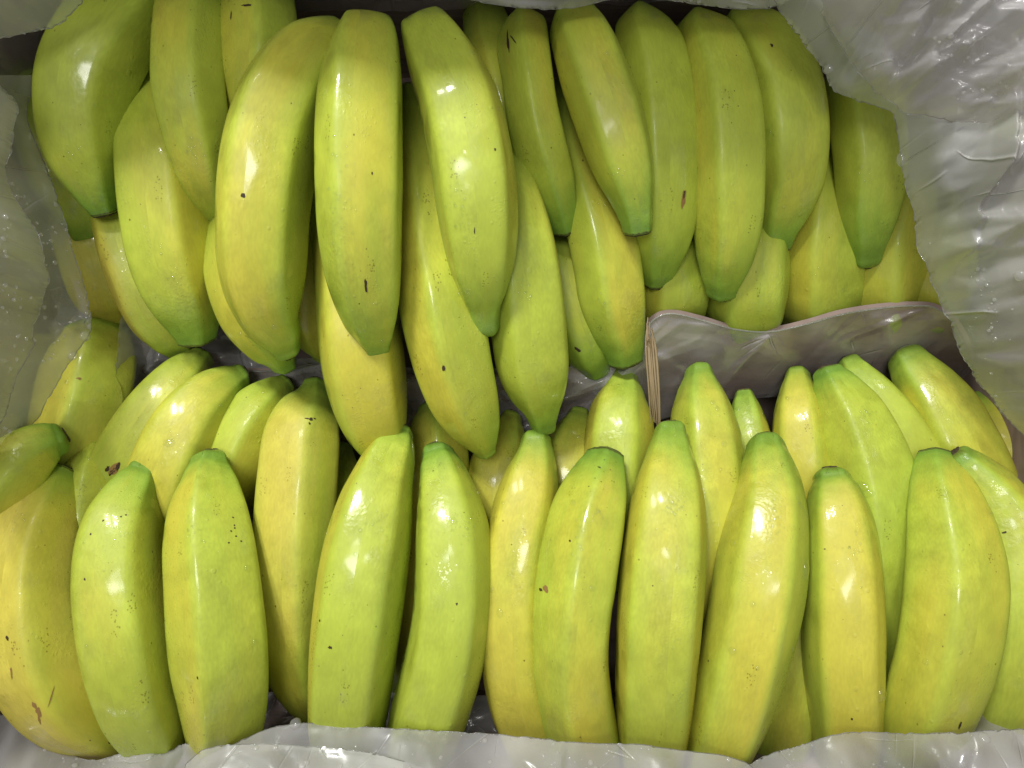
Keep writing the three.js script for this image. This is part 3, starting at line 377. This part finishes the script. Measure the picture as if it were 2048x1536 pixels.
const gFin = flap('thin upright film fin between matt yellow bananas', filmMilk, [[250, 590, 11.6], [240, 640, 11.8], [236, 700, 11.6], [232, 745, 11.4], [246, 790, 11.2], [240, 840, 11], [222, 890, 10.8], [210, 930, 10.4]], [[380, 650, 7.6], [350, 690, 7.6], [310, 740, 7.4], [270, 800, 7], [262, 840, 6.8], [256, 880, 6.6], [240, 920, 6.4], [226, 950, 6]], { amp: 0.006, freq: 24, seed: 77, nu: 80, nv: 30 }, 0);
const gPeak = flap('film tent by the hanging bananas', filmMilk, [[520, 790, 7], [548, 752, 9], [590, 722, 10], [622, 716, 10.2], [660, 722, 10]], [[560, 830, 6], [600, 810, 6.4], [640, 800, 6.6], [690, 800, 6.6]], { amp: 0.006, freq: 22, seed: 83, nu: 60, nv: 30 });
const gNear = flap('dark wrinkled film down at the near side', filmClear, [[-80, 1330, 6], [300, 1380, 6], [700, 1380, 6], [1100, 1390, 6], [1500, 1380, 6], [2100, 1380, 6]], [[-120, 1600, 9], [300, 1620, 9], [700, 1620, 9], [1100, 1620, 9], [1500, 1620, 9], [2140, 1600, 9]], { amp: 0.012, freq: 18, seed: 91, nv: 50, nu: 200 }, 0);

// the divider between the two rows: a bent board wrapped in film
{
  const top = [[470, 745, 9], [560, 742, 9.3], [640, 728, 9.6], [740, 745, 9.3], [860, 760, 9], [990, 756, 9], [1090, 744, 9.3], [1170, 731, 9.7], [1240, 730, 10], [1278, 700, 10.8], [1300, 648, 11.9], [1320, 632, 12.2], [1345, 628, 12.2], [1400, 640, 12], [1470, 660, 11.6], [1540, 664, 11.4], [1610, 650, 11.8], [1680, 630, 12.2], [1750, 618, 12.5], [1820, 613, 12.6], [1868, 617, 12.6], [1900, 640, 12.4], [1930, 690, 12]];
  const foot = [[460, 870, 4.6], [640, 880, 4.6], [860, 900, 4.6], [1060, 890, 5], [1200, 870, 5.6], [1300, 846, 6], [1400, 815, 6], [1500, 795, 6], [1600, 785, 6], [1700, 780, 6], [1800, 775, 6], [1900, 772, 6], [1960, 772, 6]];
  const div = thing('box_divider', 'wavy brown board wrapped in clear film standing between the two banana rows', 'divider', new THREE.Vector3(0, 0, 0));
  const a = sheet(top, foot, { amp: 0.0012, freq: 9, seed: 4, ragged: 0, nv: 40, nu: 260 });
  // give the board its 2.5 mm of thickness
  const p = a.attributes.position, nm = a.attributes.normal, n = p.count, { nu, nv } = a.userData, q = [], uv = [], ii = [];
  for (const s of [-0.0012, -0.0037]) for (let i = 0; i < n; i++) { const sg = nm.getZ(i) + nm.getY(i) > 0 ? 1 : -1; q.push(p.getX(i) + sg * nm.getX(i) * s, p.getY(i) + sg * nm.getY(i) * s, p.getZ(i) + sg * nm.getZ(i) * s); uv.push(a.attributes.uv.getX(i), a.attributes.uv.getY(i)); }
  for (const f of a.index.array) ii.push(f); for (const f of a.index.array) ii.push(f + n);
  for (let i = 0; i < nu - 1; i++) { ii.push(i, i + n, i + 1, i + 1, i + n, i + 1 + n); }
  for (let j = 0; j < nv - 1; j++) for (const e of [0, nu - 1]) { const x = j * nu + e; ii.push(x, x + nu, x + n, x + n, x + nu, x + nu + n); }
  const g = new THREE.BufferGeometry(); g.setAttribute('position', new THREE.Float32BufferAttribute(q, 3)); g.setAttribute('uv', new THREE.Float32BufferAttribute(uv, 2)); g.setIndex(ii); g.computeVertexNormals();
  const bm = boardMat.clone(); bm.side = THREE.DoubleSide; mesh('board', g, bm, div);
  const wr = sheet(top.map(([x, y, h]) => [x, y - 1, h + 0.25]), foot.map(([x, y, h]) => [x, y + 3, h + 0.35]), { amp: 0.0026, freq: 12, seed: 6, ragged: 0, nv: 90, nu: 320, nf: 34, fold: 0.006, dir: -0.4 });
  const w = mesh('film_wrap', wr, filmWrap, div); mesh('film_edge', hem(wr, 0.0006), filmMilk, w);
}
// box: walls and floor of board
{
  const box = thing('cardboard_box', 'brown cardboard produce box holding the bananas, its walls lined with film', 'box', new THREE.Vector3(0, 0, 0));
  const hx = 0.285, hz = 0.222, hh = 0.235, t = 0.006;
  const wall = (sx, sy, sz, x, y, z) => { const g = new THREE.BoxGeometry(sx, sy, sz); g.translate(x, y, z); return g; };
  mesh('floor', wall(2 * hx, t, 2 * hz, 0, t / 2, 0), boardMat, box);
  mesh('wall', wall(2 * hx + 2 * t, hh + 0.080, t, 0, (hh + 0.080) / 2, -hz - t / 2), boardMat, box);
  mesh('wall', wall(2 * hx + 2 * t, hh, t, 0, hh / 2, hz + t / 2), boardMat, box);
  mesh('wall', wall(t, hh, 2 * hz, -hx - t / 2, hh / 2, 0), boardMat, box);
  mesh('wall', wall(t, hh, 2 * hz, hx + t / 2, hh / 2, 0), boardMat, box);
}
// film on the far wall, seen in the gaps behind the raised bananas
flap('film against the far wall', filmWall, [[-60, 40, 8], [300, 40, 8], [600, 45, 8], [900, 45, 8], [1200, 40, 8], [1600, 40, 8], [2100, 40, 8]], [[-160, -190, 24], [300, -190, 24], [700, -190, 24], [1100, -190, 24], [1600, -190, 24], [2200, -190, 24]], { amp: 0.005, freq: 14, seed: 97, nv: 50, nu: 200 }, 0);

flap('film against the side wall', filmWall, [[150, 20, 11], [110, 60, 11], [84, 120, 11], [66, 200, 11], [60, 300, 11], [64, 420, 11]], [[40, -140, 24], [-80, -120, 24], [-150, -40, 24], [-170, 80, 24], [-170, 240, 24], [-170, 460, 24]], { amp: 0.006, freq: 16, seed: 103, nv: 60, nu: 90, nf: 16, dir: 1.2 }, 0);

// dry straw stuck by the divider
{
  const s = thing('straw_strip', 'split tan straw sliver stuck upright beside the divider', 'straw', P(1305, 740, 0.13));
  const strand = (pts, w, th, tw) => {
    const c = new THREE.CatmullRomCurve3(pts.map(([x, y, h]) => P(x, y, h / 100).sub(s.position))), q = [], ii = [], M = 40, uv = [];
    for (let i = 0; i <= M; i++) { const u = i / M, p = c.getPoint(u), T = c.getTangent(u), S = new THREE.Vector3(Math.cos(tw * u), 0, Math.sin(tw * u) * 0.3).addScaledVector(T, -T.x * Math.cos(tw * u)).normalize(), Nn = new THREE.Vector3().crossVectors(S, T), k = (0.3 + 0.7 * Math.sqrt(Math.sin(Math.PI * clamp(u * 0.92 + 0.04)))) * (1 + 0.2 * N(u * 14, w * 900, 1));
      for (const [a, b] of [[-1, 0], [-0.3, 1], [0.3, 0.7], [1, 0], [0.3, -1], [-0.4, -0.8]]) { const v = p.clone().addScaledVector(S, a * w * k).addScaledVector(Nn, b * th * k); q.push(v.x, v.y, v.z); uv.push(u, a); } }
    for (let i = 0; i < M; i++) for (let j = 0; j < 6; j++) { const a = i * 6 + j, b = i * 6 + (j + 1) % 6; ii.push(a, b, a + 6, a + 6, b, b + 6); }
    const g = new THREE.BufferGeometry(); g.setAttribute('position', new THREE.Float32BufferAttribute(q, 3)); g.setAttribute('uv', new THREE.Float32BufferAttribute(uv, 2)); g.setIndex(ii); g.computeVertexNormals();
    const m = strawMat.clone(); m.side = THREE.DoubleSide; mesh('strand', g, m, s);
  };
  const rs = rng(41);
  for (let k = 0; k < 9; k++) {                          // a bundle of fibres, split apart at both ends
    const o = (k - 4) * 2.3, a = (rs() - 0.5) * 5, b = (rs() - 0.5) * 7, t = rs() * 60, e = rs() * 26, d = (rs() - 0.5) * 0.25;
    strand([[1298 + o * 0.5 + a, 624 + t, 14.9 + d], [1301 + o, 690, 14.4 + d], [1307 + o * 1.1, 770, 13.4 + d], [1313 + o * 0.8 + b, 858 - e, 12 + d]], 0.0004 + rs() * 0.00035, 0.00028 + rs() * 0.0002, (rs() - 0.5) * 1.4);
  }
}
// white cord end showing between the fattest banana and the raised one
{
  const pts = [[606, 395, 12.6], [614, 425, 13.2], [626, 444, 13.6], [642, 460, 13.8], [664, 470, 13.4]].map(([x, y, h]) => P(x, y, h / 100)), at = pts[2].clone();
  const o = thing('packing_string', 'thin white string bent in the gap beside the raised bright banana', 'string', at);
  mesh('strand', new THREE.TubeGeometry(new THREE.CatmullRomCurve3(pts.map((p) => p.clone().sub(at))), 40, 0.0011, 8), cordMat, o);
  const e = new THREE.CapsuleGeometry(0.0019, 0.003, 4, 10); e.rotateX(0.7); e.translate(pts[1].x - at.x, pts[1].y - at.y, pts[1].z - at.z); mesh('crimp', e, tipMat, o);
}
// ---------------------------------------------------------------- water
const dome = new THREE.SphereGeometry(1, 14, 8, 0, Math.PI * 2, 0, Math.PI * 0.55);
const ball = new THREE.SphereGeometry(1, 16, 10);
function drops(name, label, list, geo = dome, mat = dropMat) {
  const m = new THREE.InstancedMesh(geo, mat, list.length), q = new THREE.Quaternion(), up = new THREE.Vector3(0, 1, 0), M = new THREE.Matrix4();
  list.forEach(([p, n, r, f], i) => { q.setFromUnitVectors(up, n); M.compose(p, q, new THREE.Vector3(r, r * f, r)); m.setMatrixAt(i, M); });
  m.name = name; tag(m, label, 'water drops', undefined, 'stuff'); scene.add(m);
}
const vAt = (g, k) => [new THREE.Vector3().fromBufferAttribute(g.attributes.position, k), new THREE.Vector3().fromBufferAttribute(g.attributes.normal, k)];
{
  const r = rng(77), list = [];
  for (const b of bananas) {
    const k = 2 + Math.floor(r() * 8), cu = r(), ct = r();
    for (let i = 0; i < k; i++) {
      const u = 0.25 + 0.68 * clamp(r() * 0.6 + cu * 0.4), th = (r() - 0.5) * 2.6 + (ct - 0.5), fr = b.frame(u), p = b.surfF(fr, u, th).add(b.at), n = fr.U.clone().multiplyScalar(Math.cos(th)).addScaledVector(fr.B, Math.sin(th));
      list.push([p, n, 0.0004 + 0.0015 * r() ** 3, 0.45 + 0.3 * r()]);
    }
  }
  // wet patches: sprays of fine beads where the fruit is dripping
  for (const [b, px, py, n, s] of [[B1, 690, 425, 70, 9], [B1, 680, 300, 26, 7], [B2, 905, 390, 40, 5], [B2, 925, 455, 22, 5], [A2, 392, 305, 40, 5], [A5, 335, 525, 20, 6], [A1, 152, 300, 16, 5], [F9, 1345, 1015, 80, 8], [F10, 1542, 1035, 70, 7], [F8, 1195, 1035, 50, 5], [F8, 1160, 1078, 50, 6], [F4, 385, 1052, 30, 4], [F4, 415, 1082, 34, 5], [F6, 935, 1062, 40, 6], [F5, 752, 1045, 40, 6], [F11, 1712, 1088, 34, 6], [C2, 1236, 345, 20, 4], [D5, 1628, 552, 12, 3], [E14, 1735, 828, 30, 5], [F3, 240, 1060, 30, 6], [F2, 38, 1040, 26, 5], [B4, 1052, 575, 30, 4], [B3, 830, 575, 18, 4], [D1, 1212, 610, 24, 4], [F10, 1600, 1010, 26, 5], [C6, 1722, 355, 14, 4], [C5, 1580, 355, 12, 3], [E11, 1400, 900, 24, 6], [E3, 345, 880, 16, 5]]) {
    const { u, th } = skinAt(b, px, py);
    for (let i = 0; i < n; i++) { const uu = clamp(u + (r() + r() + r() - 1.5) * s * 0.0016 / b.len, 0.03, 0.99), tt = th + (r() + r() + r() - 1.5) * s * 0.0010 / b.radAt(u), fr = b.frame(uu); list.push([b.surfF(fr, uu, tt).add(b.at), fr.U.clone().multiplyScalar(Math.cos(tt)).addScaledVector(fr.B, Math.sin(tt)), 0.0002 + 0.0007 * r() ** 2, 0.4 + 0.4 * r()]); }
  }
  drops('skin_droplets', 'tiny water droplets scattered over the banana skins', list);
}
{
  const r = rng(99), list = [];
  const on = (g, n, big, clump) => { const { nu, nv } = g.userData; for (let c = 0; c < n; c++) { const ci = r() * nu, cj = r() * nv * 0.55, m = clump ? 3 + Math.floor(r() * 22) : 1; for (let i = 0; i < m; i++) { const a = Math.floor(clamp(ci + (r() + r() - 1) * 16, 0, nu - 1)), b = Math.floor(clamp(cj + (r() + r() - 1) * 9, 1, nv - 1)), [p, nn] = vAt(g, b * nu + a); if (nn.y < 0) nn.negate(); p.x += (r() - 0.5) * 0.001; list.push([p, nn, 0.00025 + big * r() ** 4, 0.6 + 0.3 * r()]); } } };
  on(gLeft, 34, 0.0010, true); on(gLeft2, 18, 0.0012, true); on(gRight, 6, 0.0010, true); on(gRight, 22, 0.0020, false); on(gRight2, 5, 0.0016, true); on(gFront1, 14, 0.0014, true); on(gFront2, 12, 0.0016, true); on(gFront3, 10, 0.0016, true); on(gFront4, 8, 0.0014, true); on(gCorner, 3, 0.0012, true); on(gTop, 8, 0.0014, true); on(gLeft, 34, 0.0018, false);
  drops('film_droplets', 'fine beads of water scattered over the plastic film', list, ball, beadMat);
}
// single large drops and runs of water
const onSkin = (b, px, py) => { const { u, th } = skinAt(b, px, py), fr = b.frame(u); return [b.surfF(fr, u, th).add(b.at), fr.U.clone().multiplyScalar(Math.cos(th)).addScaledVector(fr.B, Math.sin(th))]; };
const onFilm = (g, px, py) => { const p = g.attributes.position; let best = 1e9, k = 0; for (let i = 0; i < p.count; i++) { const y = p.getY(i), d = (p.getX(i) / (CAM - y) * F + 1024 - px) ** 2 + (p.getZ(i) / (CAM - y) * F + 768 - py) ** 2; if (d < best) { best = d; k = i; } } const v = vAt(g, k); if (v[1].y < 0) v[1].negate(); return v; };
function drop(label, [p, n], r, tall = 0.5, long = 1, mat = dropMat) {
  const g = new THREE.SphereGeometry(1, 24, 14, 0, Math.PI * 2, 0, Math.PI * 0.6), q = g.attributes.position, s = p.x * 300;
  for (let i = 0; i < q.count; i++) { const a = Math.atan2(q.getZ(i), q.getX(i)), k = 1 + 0.12 * N(Math.cos(a) * 1.2 + s, Math.sin(a) * 1.2, s); q.setXYZ(i, q.getX(i) * r * k, q.getY(i) * r * tall, q.getZ(i) * r * k * long); }
  g.computeVertexNormals();
  const m = mesh('water_drop', g, mat, scene); m.position.copy(p); m.quaternion.setFromUnitVectors(new THREE.Vector3(0, 1, 0), n); tag(m, label, 'water drop', 'large drops of water'); return m;
}
drop('oval water drop on the large green banana that leans on the divider', onSkin(E14, 1725, 972), 0.0046, 0.4, 0.62);
drop('second flatter drop just below the oval one on the large green banana', onSkin(E14, 1738, 988), 0.0036, 0.35, 0.6);
drop('ring-shaped drop on the tip shoulder of the bracket-shaped green banana', onSkin(F6, 907, 1044), 0.0019, 0.5);
drop('bead of water low on the long banana that sweeps outward', onSkin(F10, 1462, 1301), 0.0021, 0.5);
drop('clear bead low on the stout outward-curving banana', onSkin(F12, 1857, 1320), 0.0018, 0.55);
drop('bead of water on the slim two-toned banana', onSkin(F7, 996, 1226), 0.0019, 0.5, 1.4);
drop('run of water bulging at the edge of the long sweeping banana', onSkin(F10, 1609, 1138), 0.0030, 0.7, 1.8);
drop('water bulge hanging at the edge of the short blocky banana', onSkin(F11, 1762, 1388), 0.0034, 0.8, 1.3);
drop('wet smear of water on the rear bright banana bent over', onSkin(E3, 339, 885), 0.0034, 0.3, 0.7);
drop('large drop at the lower corner of the film layer by the beaded flap', onFilm(gLeft2, 168, 672), 0.0030, 0.8, 1, beadMat);
drop('round drop at the film edge above the dusty yellow banana', onFilm(gLeft2, 146, 712), 0.0028, 0.8, 1, beadMat);
drop('glistening drop perched on the film rim near the scarred fruit', onFilm(gFront1, 592, 1450), 0.0030, 0.8, 1, beadMat);
drop('drop on the folded film rim below the outward-curving fruit', onFilm(gFront2, 1968, 1474), 0.0030, 0.7, 1, beadMat);
drop('drop at the torn corner of the creased film flap', onFilm(gRight, 1803, 320), 0.0026, 0.8, 1.4, beadMat);
drop('drop at the edge of the creased flap above the curved shaded banana', onFilm(gRight, 1657, 138), 0.0024, 0.8, 1, beadMat);
drop('lone drop on the smooth face of the creased film flap', onFilm(gRight, 2040, 552), 0.0024, 0.7, 1, beadMat);
// ---------------------------------------------------------------- ceiling lamps that light the box
for (const [i, L] of LAMPS.entries()) {
  const a = new THREE.RectAreaLight(new THREE.Color(1, 0.985, 0.95), L.i, L.w, L.l); a.name = 'lamp_light'; a.position.set(...L.at); a.lookAt(...L.to); scene.add(a);
}
renderer.render(scene, camera);
